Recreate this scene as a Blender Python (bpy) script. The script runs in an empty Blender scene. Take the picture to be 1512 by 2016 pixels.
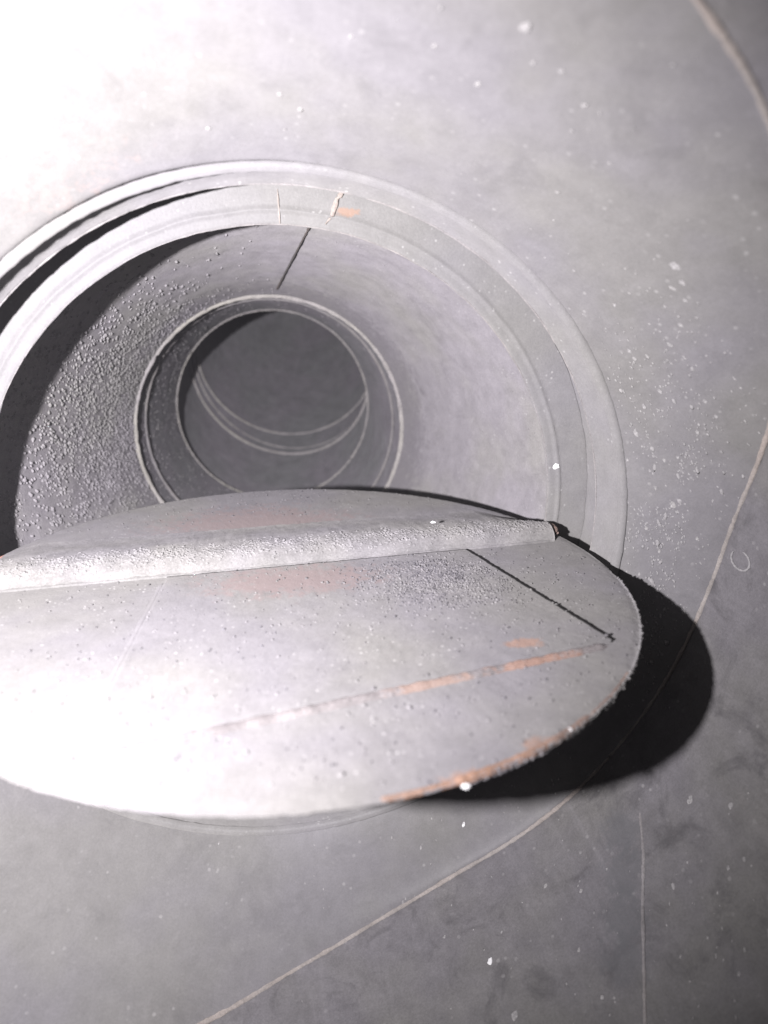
import bpy, math, random
import numpy as np
from mathutils import Vector, Matrix, noise

random.seed(7)
rng = np.random.default_rng(7)
sc = bpy.context.scene
COL = sc.collection

# ------------------------------------------------------------------ camera
CAM = np.array([-0.01791, 0.0, 0.17119])
YAW, PITCH = 0.18219, 0.32879
cam_d = bpy.data.cameras.new('camera')
cam = bpy.data.objects.new('camera', cam_d)
COL.objects.link(cam)
fw = Vector((math.sin(YAW) * math.cos(PITCH), math.cos(YAW) * math.cos(PITCH), -math.sin(PITCH)))
cam.location = CAM
cam.rotation_euler = fw.to_track_quat('-Z', 'Y').to_euler()
cam_d.sensor_fit = 'VERTICAL'
cam_d.sensor_height = 36.0
cam_d.sensor_width = 36.0
cam_d.lens = 1380.0 / 2016.0 * 36.0
cam_d.clip_start = 0.005
cam_d.clip_end = 100.0
cam_d.dof.use_dof = True
cam_d.dof.focus_distance = 0.50
cam_d.dof.aperture_fstop = 5.0
sc.camera = cam

# ------------------------------------------------------------------ light
world = bpy.data.worlds.new('World')
sc.world = world
world.use_nodes = True
bg = world.node_tree.nodes['Background']
bg.inputs['Color'].default_value = (0.6, 0.65, 0.8, 1)
bg.inputs['Strength'].default_value = 0.01

L = np.array([-0.163, 0.030, 0.160])
ld = bpy.data.lights.new('torch_light', 'SPOT')
lo = bpy.data.objects.new('torch_light', ld)
COL.objects.link(lo)
lo.location = L
AIM = Vector((-0.09, 0.60, 0.05))
lo.rotation_euler = (AIM - Vector(L)).to_track_quat('-Z', 'Y').to_euler()
ld.energy = 63.0
ld.spot_size = math.radians(130)
ld.spot_blend = 1.0
ld.shadow_soft_size = 0.006
ld.color = (1.0, 0.960, 1.0)

sc.view_settings.view_transform = 'Standard'
sc.view_settings.look = 'None'
sc.view_settings.exposure = 0.0
sc.view_settings.gamma = 1.0
sc.view_settings.use_curve_mapping = False

KF = 1.07   # size of the flap
# ------------------------------------------------------------------ helpers
def put(name, parent=None):
    pass

def mesh_obj(name, verts, faces, mat, parent=None, smooth=True):
    me = bpy.data.meshes.new(name)
    me.from_pydata([tuple(map(float, v)) for v in verts], [], [tuple(map(int, f)) for f in faces])
    me.update()
    if smooth:
        me.polygons.foreach_set('use_smooth', [True] * len(me.polygons))
    me.materials.append(mat)
    o = bpy.data.objects.new(name, me)
    COL.objects.link(o)
    if parent is not None:
        o.parent = parent
    return o

def tag(o, label=None, cat=None, group=None, kind=None):
    if label: o['label'] = label
    if cat: o['category'] = cat
    if group: o['group'] = group
    if kind: o['kind'] = kind
    return o

def thing(name, label, cat, group=None):
    o = bpy.data.objects.new(name, None)
    o.empty_display_size = 0.02
    COL.objects.link(o)
    return tag(o, label, cat, group)

def grid_faces(nu, nv, wrap=True, off=0, flip=False):
    f = []
    m = nu if wrap else nu - 1
    for j in range(nv - 1):
        for i in range(m):
            a = off + j * nu + i
            b = off + j * nu + (i + 1) % nu
            q = (a, b, b + nu, a + nu)
            f.append(q[::-1] if flip else q)
    return f

def fbm(p, scale, octv=4):
    return noise.fractal(Vector((float(p[0]) * scale, float(p[1]) * scale, float(p[2]) * scale)), 0.6, 2.0, octv)

# ------------------------------------------------------------------ materials
def steel(name, c1, c2, patches=(), speck=0.0, speck_scale=260.0, bump=0.5, bump_scale=420.0, rough=0.62,
          streak=0.0, var=0.16, spec=0.35, speck_col=(0.3, 0.295, 0.29), dark=0.0, onflap=False):
    """dusty painted steel: two slow tints, fine mottling, pale specks, local rust patches"""
    m = bpy.data.materials.new(name)
    m.use_nodes = True
    nt = m.node_tree
    N, K = nt.nodes, nt.links
    b = N['Principled BSDF']
    b.inputs['Roughness'].default_value = rough
    b.inputs['Specular IOR Level'].default_value = spec
    b.inputs['Diffuse Roughness'].default_value = 0.8
    tc = N.new('ShaderNodeTexCoord')
    co = tc.outputs['Object']

    def nz(scale, detail=4, rough_=0.55, dist=0.0, vec=co):
        n = N.new('ShaderNodeTexNoise')
        n.inputs['Scale'].default_value = scale
        n.inputs['Detail'].default_value = detail
        n.inputs['Roughness'].default_value = rough_
        n.inputs['Distortion'].default_value = dist
        K.new(vec, n.inputs['Vector'])
        return n.outputs['Fac']

    def mr(x, a, b_, c=0.0, d=1.0):
        n = N.new('ShaderNodeMapRange')
        n.inputs[1].default_value = a; n.inputs[2].default_value = b_
        n.inputs[3].default_value = c; n.inputs[4].default_value = d
        K.new(x, n.inputs[0])
        return n.outputs[0]

    def mix(fac, A, B, mode='MIX'):
        n = N.new('ShaderNodeMix'); n.data_type = 'RGBA'; n.blend_type = mode
        if isinstance(fac, float): n.inputs[0].default_value = fac
        else: K.new(fac, n.inputs[0])
        for s, v in ((6, A), (7, B)):
            if isinstance(v, tuple): n.inputs[s].default_value = (*v, 1)
            else: K.new(v, n.inputs[s])
        return n.outputs[2]

    def math_(op, x, y):
        n = N.new('ShaderNodeMath'); n.operation = op
        for s, v in ((0, x), (1, y)):
            if isinstance(v, float): n.inputs[s].default_value = v
            else: K.new(v, n.inputs[s])
        return n.outputs[0]

    col = mix(mr(nz(9, 3), 0.4, 0.6), c1, c2)
    mot = mr(nz(60, 6, 0.7), 0.25, 0.75, 1 - var, 1 + var)
    mot2 = mr(nz(700, 3, 0.7), 0.3, 0.7, 1 - var * 0.7, 1 + var * 0.7)
    g = N.new('ShaderNodeCombineColor')
    mm = math_('MULTIPLY', mot, mot2)
    for s in range(3): K.new(mm, g.inputs[s])
    col = mix(1.0, col, g.outputs[0], 'MULTIPLY')
    if streak > 0:
        mp = N.new('ShaderNodeMapping'); mp.inputs['Scale'].default_value = (40, 2.5, 40)
        K.new(co, mp.inputs[0])
        s = mr(nz(3, 5, 0.65, 0.3, mp.outputs[0]), 0.5, 0.72, 0.0, streak)
        col = mix(s, col, tuple(min(1, x * 1.9) for x in c1))
    if dark > 0:
        s = mr(nz(24, 6, 0.7, 0.8), 0.54, 0.68, 0.0, dark)
        col = mix(s, col, tuple(x * 0.45 for x in c1))
    if speck > 0:
        v = N.new('ShaderNodeTexVoronoi')
        v.inputs['Scale'].default_value = speck_scale
        v.inputs['Randomness'].default_value = 1.0
        K.new(co, v.inputs['Vector'])
        near = mr(v.outputs['Distance'], 0.16, 0.27, 1.0, 0.0)
        pick = mr(nz(34, 4, 0.7), 0.5, 0.62)
        sepn = N.new('ShaderNodeSeparateColor'); K.new(v.outputs['Color'], sepn.inputs[0])
        sel = mr(sepn.outputs[0], 0.62, 0.66)
        f = math_('MULTIPLY', math_('MULTIPLY', near, sel), mr(pick, 0.0, 1.0, 0.12, 1.0))
        col = mix(math_('MULTIPLY', f, speck), col, speck_col)
    for (p, r, pc, amt) in patches:
        if onflap: p = tuple(CAM + KF * (np.array(p) - CAM))
        # stretched world-aligned blob with a noisy edge
        mp = N.new('ShaderNodeMapping'); mp.vector_type = 'POINT'
        rx, ry, rz = r if isinstance(r, tuple) else (r, r, r)
        mp.inputs['Scale'].default_value = (1 / rx, 1 / ry, 1 / rz)
        mp.inputs['Location'].default_value = (-p[0] / rx, -p[1] / ry, -p[2] / rz)
        K.new(co, mp.inputs[0])
        ln = N.new('ShaderNodeVectorMath'); ln.operation = 'LENGTH'
        K.new(mp.outputs[0], ln.inputs[0])
        edge = math_('ADD', ln.outputs['Value'], mr(nz(150, 6, 0.75), 0.25, 0.75, -0.75, 0.75))
        f = mr(edge, 0.55, 1.05, amt, 0.0)
        col = mix(f, col, pc)
    K.new(col, b.inputs['Base Color'])
    bp = N.new('ShaderNodeBump')
    bp.inputs['Strength'].default_value = bump
    bp.inputs['Distance'].default_value = 0.0012
    h = math_('ADD', nz(bump_scale, 6, 0.72), math_('MULTIPLY', nz(bump_scale * 0.3, 3), 0.5))
    K.new(h, bp.inputs['Height'])
    K.new(bp.outputs[0], b.inputs['Normal'])
    return m

RUST = (0.145, 0.080, 0.052)
RUST2 = (0.30, 0.15, 0.10)
PALE = (0.30, 0.27, 0.25)

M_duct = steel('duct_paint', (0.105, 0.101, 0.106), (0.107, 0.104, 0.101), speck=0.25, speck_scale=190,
               bump=0.16, streak=0.08, var=0.12, dark=0.2,
               patches=[((-0.10, 0.36, 0.205), (0.05, 0.05, 0.03), (0.17, 0.13, 0.12), 0.5)])
STAIN = [(0.209, 0.343, -0.188), (0.199, 0.321, -0.198), (0.189, 0.300, -0.208), (0.180, 0.280, -0.215)]
M_duct2 = steel('duct_paint_vignetted', (0.090, 0.086, 0.091), (0.092, 0.089, 0.086), speck=0.25, speck_scale=170,  # duct paint again, darkened to put edge vignetting into the colour
                bump=0.2, streak=0.14, var=0.2, dark=0.65, patches=[(p, 0.017, (0.068, 0.069, 0.073), 0.5) for p in STAIN])
M_seam = steel('seam_weld', (0.175, 0.160, 0.150), (0.19, 0.165, 0.148), bump=0.5, var=0.3, dark=0.3)
M_seam_dim = steel('seam_weld_dull', (0.135, 0.128, 0.130), (0.15, 0.14, 0.135), bump=0.5, var=0.3)
M_flange = steel('flange_paint', (0.125, 0.121, 0.125), (0.126, 0.123, 0.119), speck=0.4, bump=0.25, var=0.12,
                 patches=[((0.0476, 0.4855, 0.2085), (0.010, 0.02, 0.003), (0.2, 0.12, 0.08), 0.7),
                          ((-0.20, 0.43, 0.10), (0.03, 0.03, 0.012), (0.2, 0.14, 0.12), 0.5)])
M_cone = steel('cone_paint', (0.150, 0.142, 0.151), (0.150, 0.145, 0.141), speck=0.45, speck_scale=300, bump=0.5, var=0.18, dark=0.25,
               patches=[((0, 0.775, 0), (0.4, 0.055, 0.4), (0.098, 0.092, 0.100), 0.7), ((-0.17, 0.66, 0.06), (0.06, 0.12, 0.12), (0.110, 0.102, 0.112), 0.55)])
M_ring = steel('ring_weld', (0.235, 0.225, 0.205), (0.225, 0.212, 0.212), bump=0.7, var=0.3, bump_scale=300)
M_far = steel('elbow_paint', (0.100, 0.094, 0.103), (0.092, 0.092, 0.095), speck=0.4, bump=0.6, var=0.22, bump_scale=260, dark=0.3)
M_groove = steel('groove_steel', (0.05, 0.046, 0.045), (0.06, 0.05, 0.045), bump=0.6, var=0.3)
M_blade = steel('blade_dust', (0.086, 0.082, 0.0865), (0.088, 0.085, 0.082), onflap=True, speck=0.45, speck_scale=330, bump=0.38, var=0.14, rough=0.7, dark=0.12,
                patches=[((0.058, 0.197, 0), (0.020, 0.005, 0.02), RUST, 0.7), ((0.084, 0.210, 0), (0.012, 0.006, 0.02), RUST, 0.5),
                         ((-0.02, 0.49, 0), (0.085, 0.05, 0.02), (0.098, 0.077, 0.076), 0.75),
                         ((0.00, 0.38, 0), (0.06, 0.025, 0.02), (0.098, 0.076, 0.074), 0.75),
                         ((0.104, 0.285, 0), (0.011, 0.006, 0.01), RUST, 0.55),
                         ((-0.188, 0.455, 0), (0.006, 0.012, 0.02), (0.35, 0.13, 0.08), 0.9)])
M_edge = steel('rust_edge', (0.155, 0.14, 0.14), (0.16, 0.14, 0.13), bump=0.9, var=0.35, bump_scale=300)
M_plate = M_blade
M_sleeve = steel('sleeve_dust', (0.115, 0.110, 0.115), (0.122, 0.118, 0.114), onflap=True, speck=0.5, speck_scale=420, bump=0.7, var=0.3, rough=0.7, dark=0.3, bump_scale=320)
M_crust = steel('sleeve_crumbs', (0.145, 0.139, 0.145), (0.13, 0.126, 0.123), bump=0.3, var=0.35)
M_rweld = steel('rusty_weld', onflap=True, c1=(0.094, 0.086, 0.087), c2=(0.096, 0.087, 0.086), bump=0.9, var=0.4, bump_scale=350, dark=0.5,
                patches=[((0.11, 0.265, 0), (0.035, 0.012, 0.012), (0.15, 0.085, 0.06), 0.7),
                         ((0.055, 0.255, 0), (0.03, 0.010, 0.012), (0.15, 0.095, 0.07), 0.55)])
M_grit = steel('grit_lumps', (0.165, 0.156, 0.166), (0.145, 0.141, 0.138), bump=0.3, var=0.3)
M_gritb = steel('blade_crumbs', (0.115, 0.109, 0.115), (0.10, 0.097, 0.094), bump=0.3, var=0.3)
M_gritd = steel('dark_grit', (0.060, 0.057, 0.064), (0.07, 0.066, 0.066), bump=0.3, var=0.3)
M_chip = steel('pale_flake', (0.165, 0.16, 0.162), (0.185, 0.18, 0.176), bump=0.3, var=0.3)
M_white = steel('white_flake', (0.42, 0.42, 0.43), (0.5, 0.5, 0.49), bump=0.2, var=0.1)
M_rust = steel('rust_lump', (0.135, 0.078, 0.052), (0.095, 0.070, 0.060), bump=0.8, var=0.35)

# ------------------------------------------------------------------ shells
TH = np.linspace(0, 2 * np.pi, 361)[:-1]
def sag(sn, amt=0.011):
    return amt * max(0.0, -sn) ** 1.5
def revolve_shell(name, profile, mat, parent, thick=0.006, wob=0.0, nu=360, sub=0.006, warp=False):
    """inner skin from a (r, y) profile, sub-divided, with a real outer skin behind it"""
    pr = [profile[0]]
    for (r0, y0), (r1, y1) in zip(profile[:-1], profile[1:]):
        n = max(1, int(math.hypot(r1 - r0, y1 - y0) / sub))
        for k in range(1, n + 1):
            pr.append((r0 + (r1 - r0) * k / n, y0 + (y1 - y0) * k / n))
    th = np.linspace(0, 2 * np.pi, nu + 1)[:-1]
    V = []
    for (r, y) in pr:
        for a in th:
            x, z = math.cos(a), math.sin(a)
            rr = r + (wob * fbm((x * r, y, z * r), 45) if wob else 0)
            yy = y + (sag(z) * min(1, max(0, (0.4465 - y) / 0.029)) if warp else 0)
            V.append((rr * x, yy, rr * z))
    n1 = len(pr)
    F = grid_faces(nu, n1)
    # outer skin: straight band outside the largest radius
    R = max(p[0] for p in pr)
    steps = [(pr[-1][0] + thick, pr[-1][1]), (pr[0][0] + thick, pr[0][1])] if thick else []
    if len(profile) > 2 and thick:
        steps = [(R + thick, pr[-1][1]), (R + thick, pr[0][1])]
    base = (n1 - 1) * nu
    for (r, y) in steps:
        s = len(V)
        V += [(r * math.cos(a), y + (sag(math.sin(a)) * min(1, max(0, (0.4465 - y) / 0.029)) if warp else 0) + (0.001 if warp else 0), r * math.sin(a)) for a in th]
        for i in range(nu):
            F.append((base + i, base + (i + 1) % nu, s + (i + 1) % nu, s + i))
        base = s
    if steps:
        for i in range(nu):
            F.append((base + i, base + (i + 1) % nu, (i + 1) % nu, i))
    return mesh_obj(name, V, F, mat, parent)

def bead(name, pts, rad, mat, parent, closed=False, wob=0.35, ns=8, sub=0.002, seed=0, squash=None):
    """a weld bead: a wobbly tube along a polyline"""
    P = [Vector(p) for p in pts]
    if closed: P.append(P[0])
    Q = []
    for a, b in zip(P[:-1], P[1:]):
        n = max(1, int((b - a).length / sub))
        for k in range(n): Q.append(a.lerp(b, k / n))
    if not closed: Q.append(P[-1])
    V, F = [], []
    n = len(Q)
    for i, p in enumerate(Q):
        a = Q[(i - 1) % n] if (closed or i > 0) else Q[i]
        b = Q[(i + 1) % n] if (closed or i < n - 1) else Q[i]
        d = (b - a).normalized()
        ref = Vector((0.13, 0.21, 1)) if abs(d.z) < 0.8 else Vector((1, 0.2, 0.1))
        u = d.cross(ref).normalized(); w = d.cross(u)
        env = 1.0
        if not closed:
            env = min(1.0, 0.35 + min(i, n - 1 - i) / 4.0)
        rr = rad * env * (1 + wob * noise.noise(Vector((i * 0.55 + seed * 13.7, seed, 0.3))) + 0.5 * wob * noise.noise(Vector((i * 0.13, seed * 3.1, 7))))
        for k in range(ns):
            an = 2 * math.pi * k / ns
            r2 = rr * (1 + wob * 0.6 * noise.noise(Vector((i * 0.8, k * 0.9, seed))))
            q = p + (u * math.cos(an) + w * math.sin(an)) * r2
            V.append(tuple(q))
    m = n if closed else n - 1
    for i in range(m):
        for k in range(ns):
            a = i * ns + k; b = i * ns + (k + 1) % ns
            c = ((i + 1) % n) * ns + (k + 1) % ns; d_ = ((i + 1) % n) * ns + k
            F.append((a, b, c, d_))
    if not closed:
        F.append(tuple(range(ns))); F.append(tuple((n - 1) * ns + k for k in range(ns))[::-1])
    return mesh_obj(name, V, F, mat, parent)

def ring_pts(r, y, n=240, cx=0, cz=0):
    return [(cx + r * math.cos(a), y, cz + r * math.sin(a)) for a in np.linspace(0, 2 * math.pi, n + 1)[:-1]]

ICO_V = []
t_ = (1 + 5 ** 0.5) / 2
for s1 in (-1, 1):
    for s2 in (-t_, t_):
        ICO_V += [(s1, s2, 0), (0, s1, s2), (s2, 0, s1)]
ICO_V = np.array(ICO_V) / math.sqrt(1 + t_ * t_)
def hull_faces(P):
    F = []
    e = 2 / math.sqrt(1 + t_ * t_)
    n = len(P)
    for i in range(n):
        for j in range(i + 1, n):
            for k in range(j + 1, n):
                if all(abs(np.linalg.norm(P[a] - P[b]) - e) < 1e-3 for a, b in ((i, j), (j, k), (i, k))):
                    nn = np.cross(P[j] - P[i], P[k] - P[i])
                    F.append((i, j, k) if nn @ P[i] > 0 else (i, k, j))
    return F
ICO_F = hull_faces(ICO_V)

def lumps(name, items, mat, parent=None):
    """items: (point, normal, size, flatness, stretch direction or None, stretch)"""
    V, F = [], []
    for (p, n, s, fl, sd, st) in items:
        n = np.array(n, float); n /= np.linalg.norm(n)
        a = np.array(sd if sd is not None else rng.normal(size=3), float)
        a -= (a @ n) * n; a /= np.linalg.norm(a) + 1e-9
        b = np.cross(n, a)
        off = len(V)
        j = 1 + rng.uniform(-0.32, 0.32, size=12)
        for q, jj in zip(ICO_V, j):
            q = q * jj * s
            V.append(np.array(p) + a * q[0] * st + b * q[1] + n * q[2] * fl)
        F += [(off + f[0], off + f[1], off + f[2]) for f in ICO_F]
    return mesh_obj(name, V, F, mat, parent)

# ------------------------------------------------------------------ near duct (loft between curves given by angle)
D2R = math.pi / 180
def per_interp(keys):
    k = sorted(keys)
    xs = np.array([a for a, _ in k], float); ys = np.array([v for _, v in k], float)
    X = np.concatenate([xs - 360, xs, xs + 360]); Y = np.concatenate([ys, ys, ys])
    g = np.arange(-180, 540); Z = np.interp(g, X, Y)
    ker = np.hanning(19); ker /= ker.sum()
    Z = np.convolve(Z, ker, 'same')
    return lambda a: float(np.interp(a % 360, g, Z))
SEAM_Y = per_interp([(104, .16), (88, .178), (76, .209), (64, .235), (60, .241), (55, .247), (36, .298), (18, .344), (4, .378), (-9, .389), (-30, .394), (-48, .395), (-67, .396), (-80, .383),
                     (-94, .356), (-105, .325), (-122, .29), (-140, .265), (-160, .25), (-180, .24), (150, .24), (125, .215)])
SEAM_R = per_interp([(106, .37), (90, .320), (78, .290), (66, .280), (40, .280), (0, .280), (-40, .280), (-90, .280), (-110, .282), (-140, .32), (-180, .37), (150, .40), (125, .40)])
A0R = 0.2262
def A0Y(ad): return 0.417 + sag(math.sin(ad * D2R))
END_Y = -0.55
END_R = per_interp([(0, .30), (-60, .30), (-100, .31), (-140, .35), (-180, .40), (150, .43), (120, .42), (80, .34), (40, .30)])

def duct_pt(ad, t):
    """t in 0..1 first segment (rim -> seam), 1..2 second segment (seam -> open end)"""
    a = ad * D2R
    if t <= 1:
        b = max(0.0, math.cos((ad + 84) * D2R)) ** 1.5       # the lower part bulges out before the fold
        r = A0R + (SEAM_R(ad) - A0R) * t + 0.080 * b * t * t * (1 - t); y = A0Y(ad) + (SEAM_Y(ad) - A0Y(ad)) * t
    else:
        u = t - 1
        r = SEAM_R(ad) + (END_R(ad) - SEAM_R(ad)) * u; y = SEAM_Y(ad) + (END_Y - SEAM_Y(ad)) * u
    return np.array([r * math.cos(a), y, r * math.sin(a)])
def duct_nrm(ad, t):
    p = duct_pt(ad, t); q = duct_pt(ad + 0.5, t); w = duct_pt(ad, t + 0.002) if t < 0.99 or t > 1 else duct_pt(ad, t - 0.002)
    n = np.cross(q - p, w - p); n /= np.linalg.norm(n)
    if n @ np.array([p[0], 0, p[2]]) > 0: n = -n
    return n

def duct_shell(name, t0, t1, nv, mat, parent):
    V = []
    for j in range(nv):
        t = t0 + (t1 - t0) * j / (nv - 1)
        for i in range(360):
            p = duct_pt(i, min(t, 1.0) if t1 <= 1 else max(t, 1.0 + 1e-9))
            p = p * np.array([1, 1, 1]) + 0.0009 * fbm(p, 9, 2) * np.array([p[0], 0, p[2]]) / 0.24
            V.append(p)
    F = grid_faces(360, nv, flip=True)
    n0 = len(V)
    V += [p * np.array([1.03, 1, 1.03]) for p in V]
    F += grid_faces(360, nv, off=n0)
    for row in (0, nv - 1):
        for i in range(360):
            k = (i + 1) % 360
            F.append((row * 360 + i, row * 360 + k, n0 + row * 360 + k, n0 + row * 360 + i))
    return mesh_obj(name, V, F, mat, parent)

duct = thing('mitred_duct', 'wide grey painted steel duct with welded seams surrounding the damper opening', 'duct')
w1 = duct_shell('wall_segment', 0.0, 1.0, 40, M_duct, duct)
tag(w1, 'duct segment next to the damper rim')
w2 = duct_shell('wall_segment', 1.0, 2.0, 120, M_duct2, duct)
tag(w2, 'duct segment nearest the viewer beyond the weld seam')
sp = []
for i in range(360):
    p = duct_pt(i, 1.0); n = duct_nrm(i, 0.97)
    sp.append(p + n * 0.0002)
tag(bead('weld_seam', sp, 0.0014, M_seam, duct, closed=True, wob=0.4, seed=3), 'weld seam running round the duct')
ls = []
for (ad, yy) in ((-38, .345), (-41, .322), (-45, .297), (-52, .245), (-58, .195), (-66, .13)):
    t = 1 + (SEAM_Y(ad) - yy) / (SEAM_Y(ad) - END_Y)
    ls.append(duct_pt(ad, t))
tag(bead('weld_seam', ls, 0.0010, M_seam_dim, duct, wob=0.5, seed=5), 'straight weld seam at lower right of the duct')

# ------------------------------------------------------------------ damper housing
hous = thing('damper_housing', 'round stepped steel seat frame around the damper flap', 'damper frame')
revolve_shell('rim', [(0.2258, 0.4175), (0.2246, 0.4235), (0.2233, 0.432), (0.2215, 0.440), (0.2200, 0.4425), (0.2194, 0.4440), (0.2200, 0.4452), (0.2300, 0.4470), (0.2320, 0.4500), (0.2320, 0.4850)],
              M_flange, hous, thick=0.006, wob=0.0006, sub=0.0025, warp=True)
revolve_shell('seat_ring', [(0.2316, 0.4853), (0.2105, 0.4853), (0.2098, 0.4843), (0.2080, 0.4843), (0.2072, 0.4853), (0.2010, 0.4853), (0.2000, 0.4862), (0.2002, 0.4880), (0.2012, 0.4889), (0.2230, 0.4889)],
              M_flange, hous, thick=0.008, wob=0.0005, sub=0.002)
bead('weld_bead', [(p[0], p[1] + sag(p[2] / 0.2256), p[2]) for p in ring_pts(0.2256, 0.4172)], 0.0032, M_flange, hous, closed=True, ns=14, wob=0.12, seed=11)
tag(bead('worn_edge', ring_pts(0.2194, 0.4440), 0.0005, M_seam_dim, hous, closed=True, wob=0.7, seed=14), 'pale worn edge of the rim')
tag(bead('worn_edge', ring_pts(0.2005, 0.4858), 0.0004, M_seam_dim, hous, closed=True, wob=0.7, seed=15), 'pale worn edge of the seat ring')
for (x0, y0, x1, y1, rd) in ((546, 372, 551, 440, 0.0006),):
    pa, pb = [CAM + (np.array(fw) + (px - 756) / 1380 * np.array([math.cos(YAW), -math.sin(YAW), 0]) - (py - 1008) / 1380 * np.cross([math.cos(YAW), -math.sin(YAW), 0], np.array(fw))) * 1.0 - CAM for px, py in ((x0, y0), (x1, y1))]
    dep = 0.4245 if x0 < 300 else 0.4846
    tag(bead('tack_weld', [CAM + pa * (dep / pa[1]), CAM + pb * (dep / pb[1])], rd, M_seam, hous, wob=0.5, seed=x0), 'short pale weld mark on the rim')
tag(bead('tack_weld', [(0.0465, 0.4846, 0.2225), (0.041, 0.4846, 0.2155), (0.0375, 0.4846, 0.206), (0.033, 0.4846, 0.2008)], 0.0014, M_seam, hous, wob=0.6, seed=12), 'pale slanted weld mark on the upper seat ring')

# ------------------------------------------------------------------ reducer cone
CB = (0.2215, 0.4890); CC = (0.1490, 0.787)
DC = np.array([0.008, 0.968, -0.004]); DR = 0.130
cone = thing('reducer_pipe', 'tapering grit covered pipe behind the damper flap', 'pipe')
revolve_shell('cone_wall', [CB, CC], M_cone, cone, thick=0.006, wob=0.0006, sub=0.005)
# second part of the taper, leaning slightly to the next joint
def loft(name, circles, mat, parent, thick=0.005, nu=240, wob=0.0005):
    V = []; F = []
    rows = []
    for extra in (0, thick):
        cs = circles if extra == 0 else circles[::-1]
        for (c, n, r) in cs:
            n = np.array(n, float); n /= np.linalg.norm(n)
            a = np.array([1.0, 0, 0]); a -= (a @ n) * n; a /= np.linalg.norm(a)
            b = np.cross(a, n)
            if b[2] < 0 and abs(n[2]) < 0.7: b = -b
            for k in range(nu):
                an = 2 * math.pi * k / nu
                p = np.array(c) + (r + extra) * (a * math.cos(an) + b * math.sin(an))
                if extra == 0 and wob: p = p + (p - np.array(c)) / r * wob * fbm(p, 60)
                V.append(p)
    m = len(circles) * 2
    F = grid_faces(nu, m)
    for i in range(nu):
        k = (i + 1) % nu
        F.append(((m - 1) * nu + i, (m - 1) * nu + k, k, i))
    return mesh_obj(name, V, F, mat, parent)
def subcirc(cs, n):
    out = [cs[0]]
    for (c0, n0, r0), (c1, n1, r1) in zip(cs[:-1], cs[1:]):
        for k in range(1, n + 1):
            f = k / n
            out.append((np.array(c0) * (1 - f) + np.array(c1) * f, np.array(n0, float) * (1 - f) + np.array(n1, float) * f, r0 * (1 - f) + r1 * f))
    return out
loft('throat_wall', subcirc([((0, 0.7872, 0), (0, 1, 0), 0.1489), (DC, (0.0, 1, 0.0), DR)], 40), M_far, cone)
bead('weld_ring', ring_pts(0.1487, 0.787), 0.0028, M_ring, cone, closed=True, wob=0.35, seed=21)
bead('weld_ring', ring_pts(0.1440, 0.826, cx=0.001), 0.0018, M_seam_dim, cone, closed=True, wob=0.4, seed=22)
tag(bead('plate_joint', [(0.0345, 0.495, 0.2174), (0.0225, 0.62, 0.1873), (0.0100, 0.757, 0.1550)], 0.0008, M_groove, cone, wob=0.5, seed=23), 'dark straight joint along the top of the cone')

# ------------------------------------------------------------------ far elbow
elb = thing('pipe_elbow', 'dark far pipe bending upwards beyond the inner ring', 'pipe')
EC = np.array([0.0175, 1.05, 0.0304]); EN = (0.35, 1, 0.3)
FC = np.array([0.0330, 1.09, 0.0523]); FN = (0.15, 1, 0.3)
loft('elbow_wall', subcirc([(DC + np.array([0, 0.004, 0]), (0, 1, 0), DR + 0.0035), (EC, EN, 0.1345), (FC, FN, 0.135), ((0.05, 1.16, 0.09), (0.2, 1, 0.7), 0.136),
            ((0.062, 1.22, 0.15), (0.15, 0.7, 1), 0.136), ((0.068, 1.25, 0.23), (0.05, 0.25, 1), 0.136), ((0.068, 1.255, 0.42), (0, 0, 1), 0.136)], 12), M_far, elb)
def tilted(c, n, r, nn=200):
    n = np.array(n, float); n /= np.linalg.norm(n)
    a = np.array([1.0, 0, 0]); a -= (a @ n) * n; a /= np.linalg.norm(a); b = np.cross(a, n)
    return [np.array(c) + r * (a * math.cos(q) + b * math.sin(q)) for q in np.linspace(0, 2 * math.pi, nn + 1)[:-1]]
bead('weld_ring', tilted(DC, (0, 1, 0), DR), 0.0018, M_ring, elb, closed=True, wob=0.4, seed=31)
bead('weld_ring', tilted(EC, EN, 0.1342), 0.0020, M_ring, elb, closed=True, wob=0.4, seed=32)
bead('weld_ring', tilted(EC + np.array([0.006, 0.012, 0.006]), EN, 0.1343), 0.0011, M_ring, elb, closed=True, wob=0.4, seed=34)
bead('weld_ring', tilted(FC, FN, 0.1347), 0.0015, M_ring, elb, closed=True, wob=0.4, seed=33)

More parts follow.
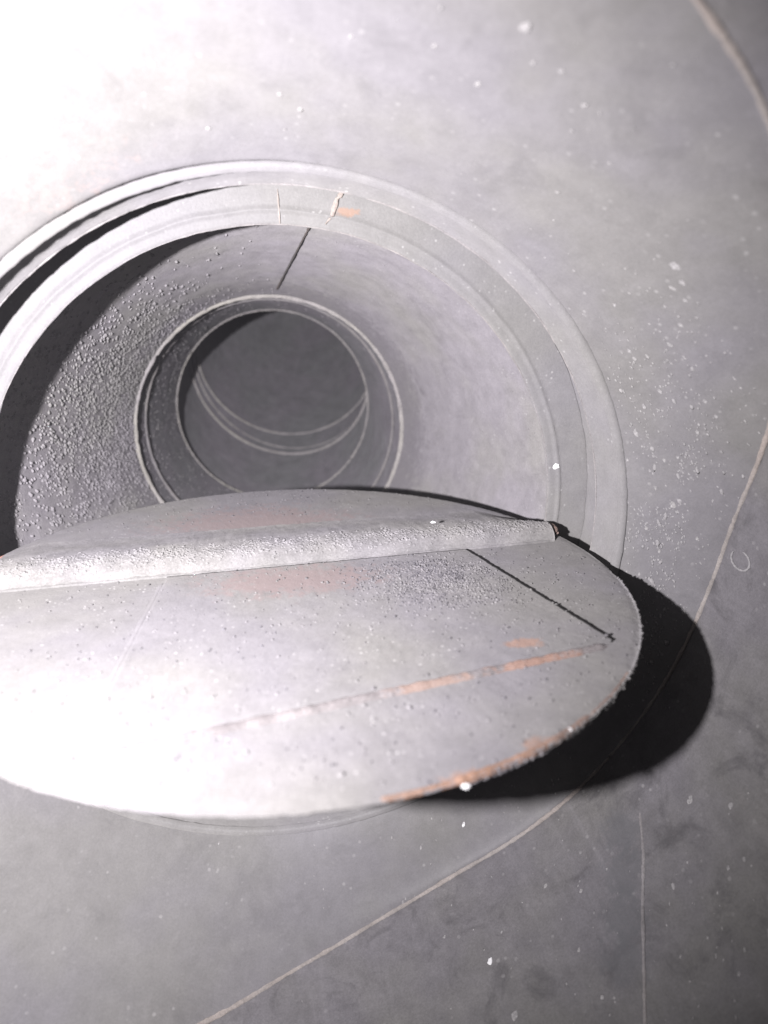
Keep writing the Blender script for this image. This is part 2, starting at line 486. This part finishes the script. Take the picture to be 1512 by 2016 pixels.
# ------------------------------------------------------------------ damper flap
PHI, TILT = -0.01261, -0.01327
FLC = np.array([-0.00069, 0.38633, -0.00151]); FLC = CAM + KF * (FLC - CAM); FR = 0.1952
S_ = np.array([math.cos(PHI), 0, math.sin(PHI)])
n0_ = np.array([-math.sin(PHI), 0, math.cos(PHI)])
W_ = math.cos(TILT) * np.array([0, 1, 0]) + math.sin(TILT) * n0_
N_ = np.cross(S_, W_)
def fl(s, w, h=0.0):
    return FLC + (S_ * s + W_ * w + N_ * h) * KF
flap = thing('damper_flap', 'round dusty steel damper flap with rust on its edge, lying half open', 'damper flap')
PT = 0.0024
nu, nr = 720, 70
V = []; F = []
rad_edge = []
for k in range(nu):
    a = 2 * math.pi * k / nu
    p = (math.cos(a), math.sin(a))
    rag = 0.0003
    ad = math.degrees(a)
    if ad > 270: rag = 0.0016 * min(1, (ad - 270) / 25) * (1 if ad < 345 else max(0.15, (360 - ad) / 15))
    elif ad > 235: rag = 0.0006
    rad_edge.append(FR + rag * (noise.noise(Vector((p[0] * 70, p[1] * 70, 1.3))) + 0.9 * noise.noise(Vector((p[0] * 160, p[1] * 160, 4.3)))))
for j in range(nr + 1):
    q = 0.02 + 0.98 * (j / nr)
    for k in range(nu):
        a = 2 * math.pi * k / nu
        r = q * rad_edge[k]
        s, w = r * math.cos(a), r * math.sin(a)
        h = 0.00018 * fbm((s, w, 0), 50, 3) + 0.00022 * fbm((s, w, 3), 320, 3)
        if q > 0.985: h -= 0.0009 * (q - 0.985) / 0.015
        V.append(fl(s, w, h))
F = grid_faces(nu, nr + 1)
F.append(tuple(range(nu))[::-1])
base = nr * nu
for (dr, h) in ((0.0002, -0.0008), (0.0, -0.0016), (-0.0006, -PT)):
    s0 = len(V)
    for k in range(nu):
        a = 2 * math.pi * k / nu
        r = rad_edge[k] + dr + 0.0004 * noise.noise(Vector((k * 0.31, h * 900, 2)))
        V.append(fl(r * math.cos(a), r * math.sin(a), h))
    for k in range(nu):
        F.append((base + k, base + (k + 1) % nu, s0 + (k + 1) % nu, s0 + k))
    base = s0
F.append(tuple(base + k for k in range(nu)))
mesh_obj('disc', V, F, M_blade, flap)

# half-round shaft sleeve
def sl_w(s): return 0.0345 + 0.0865 * s
def sl_far(s): return max(0.006, min(0.080, math.sqrt(max(0, FR * FR - s * s)) - sl_w(s) - 0.004))
V = []; ns_, na = 260, 40
S0, S1 = -0.192, 0.1808
for i in range(ns_ + 1):
    s = S0 + (S1 - S0) * i / ns_
    for k in range(na + 1):
        f = k / na                                   # 0 near foot .. 1 far foot
        hgt = 0.0098 * (1 + 0.02 * noise.noise(Vector((s * 90, f * 3, 0.5))) + 0.04 * noise.noise(Vector((s * 400, f * 9, 1.5))))
        if f < 0.5:
            an = math.pi * 0.5 * f / 0.5
            ww, hh = -math.cos(an) * 0.0132, math.sin(an) ** 0.8 * hgt
        else:
            g = (f - 0.5) / 0.5
            ww, hh = g * sl_far(s), hgt * (0.5 + 0.5 * math.cos(math.pi * g))
        V.append(fl(s, sl_w(s) + ww, hh - 0.0007))
F = grid_faces(na + 1, ns_ + 1, wrap=False)
F.append(tuple(range(na + 1)))
F.append(tuple(ns_ * (na + 1) + k for k in range(na + 1))[::-1])
for i in range(ns_):
    a = i * (na + 1); b = a + na
    F.append((a, b, b + na + 1, a + na + 1))
mesh_obj('shaft_sleeve', V, F, M_sleeve, flap)
tag(bead('rust_crust', [fl(0.1850, w, 0.0036) for w in (0.043, 0.050, 0.056, 0.061)], 0.0036, M_rust, flap, wob=0.3, ns=12, seed=55), 'rusty stub at the right end of the shaft')
bead('weld_bead', [fl(s, sl_w(s) - 0.0132, 0.0002) for s in np.linspace(-0.188, 0.180, 30)], 0.0014, M_gritb, flap, wob=0.5, seed=41)

# stiffener plate
PL = [(-0.0746, 0.0100), (0.1139, 0.0268), (0.1495, -0.1043), (-0.0900, -0.1540)]
HP = 0.0021
def plate_pts(u, v):
    a = np.array(PL[0]) * (1 - u) + np.array(PL[1]) * u
    b = np.array(PL[3]) * (1 - u) + np.array(PL[2]) * u
    return a * (1 - v) + b * v
V = []; nu2, nv2 = 150, 110
for j in range(nv2 + 1):
    for i in range(nu2 + 1):
        u, v = i / nu2, j / nv2
        s, w = plate_pts(u, v)
        e = 0.0
        if i == nu2: s += 0.0006 * noise.noise(Vector((v * 160, 2, 1))) + 0.0006 * noise.noise(Vector((v * 60, 5, 1)))
        V.append(fl(s, w, HP + 0.00018 * fbm((s, w, 0), 50, 3) + 0.00022 * fbm((s, w, 3), 320, 3)))
F = grid_faces(nu2 + 1, nv2 + 1, wrap=False, flip=True)
per = [i for i in range(nu2 + 1)] + [j * (nu2 + 1) + nu2 for j in range(1, nv2 + 1)] + [nv2 * (nu2 + 1) + i for i in range(nu2 - 1, -1, -1)] + [j * (nu2 + 1) for j in range(nv2 - 1, 0, -1)]
s0 = len(V)
for idx in per:
    V.append(np.array(V[idx]) - N_ * (HP + 0.0012))
m = len(per)
for i in range(m):
    F.append((per[i], per[(i + 1) % m], s0 + (i + 1) % m, s0 + i))
F.append(tuple(s0 + i for i in range(m))[::-1])
plate = mesh_obj('stiffener_plate', V, F, M_plate, flap)
tag(bead('weld_bead', [fl(*(plate_pts(u, 1.0) + np.array([0, -0.0022])), -0.0009) for u in np.linspace(0.0, 0.985, 40)], 0.0032, M_rweld, plate, wob=0.16, ns=12, seed=42), 'rusty weld along the near edge of the plate')
bead('weld_bead', [fl(*(plate_pts(0.0, v) + np.array([-0.0008, 0])), -0.0003) for v in np.linspace(0.02, 1, 30)], 0.0025, M_blade, plate, wob=0.2, seed=43)
# rusty lip on the near rim of the disc
def rim_rust(a0, a1, rad, mat, label, seed):
    pts = [fl(math.cos(a * D2R) * (FR - 0.0010), math.sin(a * D2R) * (FR - 0.0010), -0.0012) for a in np.linspace(a0, a1, 60)]
    return tag(bead('rust_crust', pts, rad, mat, flap, wob=0.2, seed=seed, ns=10, sub=0.0012), label)
rim_rust(283, 305, 0.0018, M_rust, 'orange rust crust on the near edge', 51)
rim_rust(275, 283, 0.0013, M_rust, 'thin rust line on the near edge', 52)
rim_rust(305, 318, 0.0012, M_rust, 'broken rust on the right edge', 53)

# ------------------------------------------------------------------ grit (uncountable)
def cone_pt(ad, y):
    k = (y - CB[1]) / (CC[1] - CB[1]); r = CB[0] + (CC[0] - CB[0]) * k
    a = ad * D2R
    return np.array([r * math.cos(a), y, r * math.sin(a)]), np.array([-math.cos(a), -0.24, -math.sin(a)])
it = []
for _ in range(13000):
    ad = rng.normal(168, 42); y = 0.50 + 0.29 * rng.random() ** 0.8
    dens = math.exp(-((ad - 165) / 45) ** 2) * (0.25 + 0.75 * (y - 0.5) / 0.29)
    if rng.random() > dens: continue
    p, n = cone_pt(ad, y)
    it.append((p, n, rng.uniform(0.0005, 0.0015), rng.uniform(0.6, 1.2), (0, 0.8, -0.6), rng.uniform(1.5, 2.6)))
for _ in range(700):
    ad = rng.uniform(-60, 80); y = rng.uniform(0.5, 0.78)
    p, n = cone_pt(ad, y)
    it.append((p, n, rng.uniform(0.0004, 0.0008), 0.6, None, 1.2))
for _ in range(900):
    ad = rng.normal(170, 50); f = rng.random()
    c = np.array([0, 0.7872, 0]) * (1 - f) + DC * f; r = 0.1489 * (1 - f) + DR * f
    a = ad * D2R
    n = -np.array([math.cos(a), 0.12, math.sin(a)])
    it.append((c + r * np.array([math.cos(a), 0, math.sin(a)]), n, rng.uniform(0.0006, 0.0014), 0.7, (0, 1, 0), 1.3))
tag(lumps('grit', it, M_grit), 'coarse grit stuck to the walls of the tapering pipe', 'grit', kind='stuff')
it = []; itd = []
for _ in range(4200):
    r = FR * math.sqrt(rng.random()) * 0.99; a = rng.uniform(0, 2 * math.pi)
    s, w = r * math.cos(a), r * math.sin(a)
    h = 0.0002
    inplate = False
    # inside the plate quad?
    q = [np.array(x) for x in PL]
    sg = [np.cross(q[(i + 1) % 4] - q[i], np.array([s, w]) - q[i]) for i in range(4)]
    if all(x < 0 for x in sg): h = HP + 0.0001
    dw = w - sl_w(s)
    if -0.0132 < dw < 0.080: continue
    if abs(dw) < 0.0132:
        h = math.sqrt(0.0132 ** 2 - dw ** 2) * 0.95 - 0.0008
    cl = math.exp(-((s - 0.085) / 0.05) ** 2 - ((w + 0.02) / 0.05) ** 2)
    if rng.random() < 0.3 + cl:
        tgt = itd if rng.random() < 0.45 else it
        tgt.append((fl(s, w, h), N_, rng.uniform(0.0003, 0.0008) * (1.5 if rng.random() < 0.06 else 1), 0.7, None, rng.uniform(1, 1.5)))
for _ in range(2600):   # pitted patch on the plate
    s, w = rng.normal(0.085, 0.024), rng.normal(-0.018, 0.022)
    if not (-0.06 < w < 0.012 and s < 0.115 - w * 0.25): continue
    (itd if rng.random() < 0.5 else it).append((fl(s, w, HP), N_, rng.uniform(0.00025, 0.0008), 0.9, None, rng.uniform(1, 1.5)))
itc = []
for _ in range(3200):   # rough crust along the sleeve
    s = rng.uniform(-0.18, 0.18); ww = rng.normal(0.001, 0.0075)
    if not -0.011 < ww < min(0.03, sl_far(s)): continue
    if ww < 0: hh = math.sin(math.acos(-ww / 0.0132)) ** 0.8 * 0.0098
    else: hh = 0.0098 * (0.5 + 0.5 * math.cos(math.pi * min(1, ww / sl_far(s))))
    itc.append((fl(s, sl_w(s) + ww, hh - 0.0007), N_ - W_ * (0.6 if ww < -0.004 else 0), rng.uniform(0.0002, 0.0010), 0.5, None, 1.6))
for _ in range(1800):    # ragged crumbs along the right rim
    a = (rng.uniform(285, 352)) * D2R
    p = fl(FR * math.cos(a), FR * math.sin(a), rng.uniform(-0.003, 0.0))
    n = S_ * math.cos(a) + W_ * math.sin(a)
    it.append((p, n, rng.uniform(0.0002, 0.00062) * (1.4 if rng.random() < 0.1 else 1), rng.uniform(0.8, 2.0), None, 1.0))
tag(lumps('pale_grit', it, M_gritb), 'pale dust crumbs scattered over the damper flap', 'grit', kind='stuff')
tag(lumps('sleeve_crust', itc, M_crust), 'rough pale crust along the ridge of the shaft sleeve', 'grit', kind='stuff')
tag(lumps('dark_grit', itd, M_gritd), 'dark crumbs scattered over the damper flap', 'grit', kind='stuff')
it = []
for _ in range(3000):
    if rng.random() < 0.75: ad = rng.normal(4, 19); t = rng.beta(2, 2.6)
    elif rng.random() < 0.5: ad = rng.uniform(-75, -20); t = rng.uniform(1.0, 1.2)
    else: ad = rng.uniform(-110, 90); t = rng.uniform(0.1, 1.25)
    if noise.noise(Vector((ad * 0.09, t * 5, 3))) < rng.uniform(-0.5, 0.45): continue
    p = duct_pt(ad, t); n = duct_nrm(ad, t)
    it.append((p, n, rng.uniform(0.0002, 0.0007) * (2.2 if rng.random() < 0.06 else 1), 0.4, (rng.normal(0, .3), 0.6, 1), rng.uniform(1, 2.4)))
tag(lumps('duct_grit', it, M_chip), 'pale specks scattered over the duct wall right of the flap', 'grit', kind='stuff')

# ------------------------------------------------------------------ dusty air
hv = [(x, y, z) for x in (-0.9, 0.9) for y in (-0.9, 2.0) for z in (-0.9, 0.9)]
hm = bpy.data.materials.new('dusty_air'); hm.use_nodes = True
hn = hm.node_tree
hn.nodes.remove(hn.nodes['Principled BSDF'])
pv = hn.nodes.new('ShaderNodeVolumePrincipled')
pv.inputs['Color'].default_value = (0.9, 0.88, 0.95, 1)
pv.inputs['Density'].default_value = 0.011
hn.links.new(pv.outputs[0], hn.nodes['Material Output'].inputs['Volume'])
tag(mesh_obj('haze', hv, [(0, 1, 3, 2), (4, 6, 7, 5), (0, 4, 5, 1), (2, 3, 7, 6), (0, 2, 6, 4), (1, 5, 7, 3)], hm, smooth=False), kind='stuff')

# ------------------------------------------------------------------ individual flakes
def flake(name, p, n, size, mat, label, cat, group=None, stretch=1.3, sd=None):
    p = np.array(p, float); n = np.array(n, float); n /= np.linalg.norm(n)
    a = np.array(sd if sd is not None else rng.normal(size=3), float); a -= (a @ n) * n; a /= np.linalg.norm(a); b = np.cross(n, a)
    k = 11; V = []; th = size * 0.22
    rr = [size * (0.65 + 0.5 * rng.random()) for _ in range(k)]
    for lev, sc_ in ((0, 1.0), (th, 0.86), (th * 1.2, 0.35)):
        for i in range(k):
            an = 2 * math.pi * i / k
            V.append((a * math.cos(an) * stretch + b * math.sin(an)) * rr[i] * sc_ + n * (lev + size * 0.12 * rng.normal() * (lev > 0)))
    F = grid_faces(k, 3)
    F.append(tuple(range(k))[::-1]); F.append(tuple(2 * k + i for i in range(k)))
    o = mesh_obj(name, V, F, mat, None, smooth=False)
    o.location = tuple(p)
    return tag(o, label, cat, group)

def ray(px, py):
    r = np.array([math.cos(YAW), -math.sin(YAW), 0]); f = np.array(fw); u = np.cross(r, f)
    d = f + (px - 756) / 1380 * r - (py - 1008) / 1380 * u
    return d / np.linalg.norm(d)
def hit_duct(px, py):
    """where a line of sight meets the duct wall (used once to survey where chips lie)"""
    d = ray(px, py); best = None
    for k in range(60, 700):
        q = CAM + d * k * 0.001
        ad = math.degrees(math.atan2(q[2], q[0])); rq = math.hypot(q[0], q[2])
        ys = SEAM_Y(ad)
        t = (A0Y(ad) - q[1]) / (A0Y(ad) - ys) if q[1] > ys else 1 + (ys - q[1]) / (ys - END_Y)
        if t < 0: return None
        if rq > np.hypot(*duct_pt(ad, t)[[0, 2]]):
            return ad, t
    return None
singles = [
    (913, 1624, 0.0014, M_white, 'small white chip below the shadow of the flap'),
    (965, 1893, 0.0020, M_white, 'white pointed chip on the duct near the bottom right'),
    (1015, 2000, 0.0022, M_chip, 'pale chip at the bottom border below the white pointed chip'),
    (1035, 50, 0.0020, M_chip, 'long pale streak shaped flake high on the duct wall'),
    (1330, 522, 0.0026, M_chip, 'clustered pale flake right of the rim at mid height'),
    (1328, 992, 0.0021, M_chip, 'cream flake on the wall above the flap shadow'),
    (1360, 1575, 0.0022, M_chip, 'pale rounded flake under the right end of the shadow'),
    (1440, 1588, 0.0018, M_chip, 'thin curved flake at lower right of the shadow'),
]
for (px, py, s, m, lab) in singles:
    h = hit_duct(px, py)
    if h:
        flake('paint_flake', duct_pt(*h), duct_nrm(*h), s, m, lab, 'flake', 'single flakes on the duct wall', stretch=1.5, sd=(0.2, 0.5, 0.9))
for (px, py, s) in [(1270, 800, .0016), (1300, 770, .0014), (1252, 852, .002), (1340, 640, .0014), (1390, 790, .0015), (1235, 905, .0016), (1310, 905, .0014), (1375, 850, .0016),
                    (1290, 960, .0018), (1335, 900, .0012), (1345, 555, .0018), (1350, 590, .0013), (1240, 690, .0014), (1210, 600, .0014), (1410, 820, .0013), (1275, 1040, .0017),
                    (1375, 1060, .0015), (1300, 1085, .0013), (1260, 1130, .0012), (1150, 205, .002), (1105, 140, .0016), (940, 165, .0022), (855, 90, .0018), (910, 340, .0018),
                    (1200, 320, .0015), (1415, 262, .0012), (550, 185, .0018), (410, 250, .0022), (690, 72, .0016), (1050, 120, .0013), (875, 1845, .0013), (1075, 1745, .0015), (1145, 1755, .0014),
                    (1210, 1965, .0012), (1435, 1710, .0013), (1455, 1918, .0013), (440, 1747, .0014), (430, 1660, .0012), (1140, 1870, .0015), (830, 1672, .0013)]:
    h = hit_duct(px, py)
    if h:
        flake('paint_chip', duct_pt(*h), duct_nrm(*h), s * (0.5 if py < 400 else 0.75), M_chip, 'small pale chip stuck to the grey duct wall', 'chip', 'small pale chips on the duct wall', stretch=rng.uniform(1.1, 2.0), sd=(0.2, 0.5, 0.9))
flake('paint_flake', (0.2045, 0.484, 0.032), (0, -1, 0), 0.0026, M_white, 'white crumb caught on the seat ring above the shaft end', 'flake', 'single flakes on the damper', stretch=1.2)
flake('paint_flake', fl(0.0975, 0.052, 0.0128), N_, 0.0018, M_white, 'white crumb resting on the shaft sleeve', 'flake', 'single flakes on the damper', stretch=1.2)
flake('paint_flake', fl(0.0475, -0.193, 0.0), N_, 0.0015, M_white, 'white crumb hanging on the near rusty rim', 'flake', 'single flakes on the damper', stretch=1.1)
flake('paint_flake', fl(0.0975, -0.168, 0.0), N_, 0.0012, M_white, 'white crumb at the right end of the orange rust', 'flake', 'single flakes on the damper', stretch=1.2)
# curled shaving on the wall
d = ray(697, 1640); q = CAM + d * ((0.4255 - CAM[1]) / d[1])
flake('paint_flake', q, (0, -1, 0.3), 0.0024, M_white, 'bright white torn flake lying under the near edge of the flap', 'flake', 'single flakes on the duct wall', stretch=1.5, sd=(1, 0, 0.6))
h = hit_duct(1460, 1103)
p = duct_pt(*h); n = duct_nrm(*h)
a = np.cross(n, [0, 0, 1.0]); a /= np.linalg.norm(a); b = np.cross(n, a)
pts = [p + n * 0.0006 + a * 0.0085 * math.cos(q) + b * 0.0062 * math.sin(q) for q in np.linspace(-0.6, 4.6, 40)]
tag(bead('curled_shaving', pts, 0.0006, M_chip, None, wob=0.6, seed=61), 'thin curled ring shaped shaving stuck to the right duct wall', 'shaving')
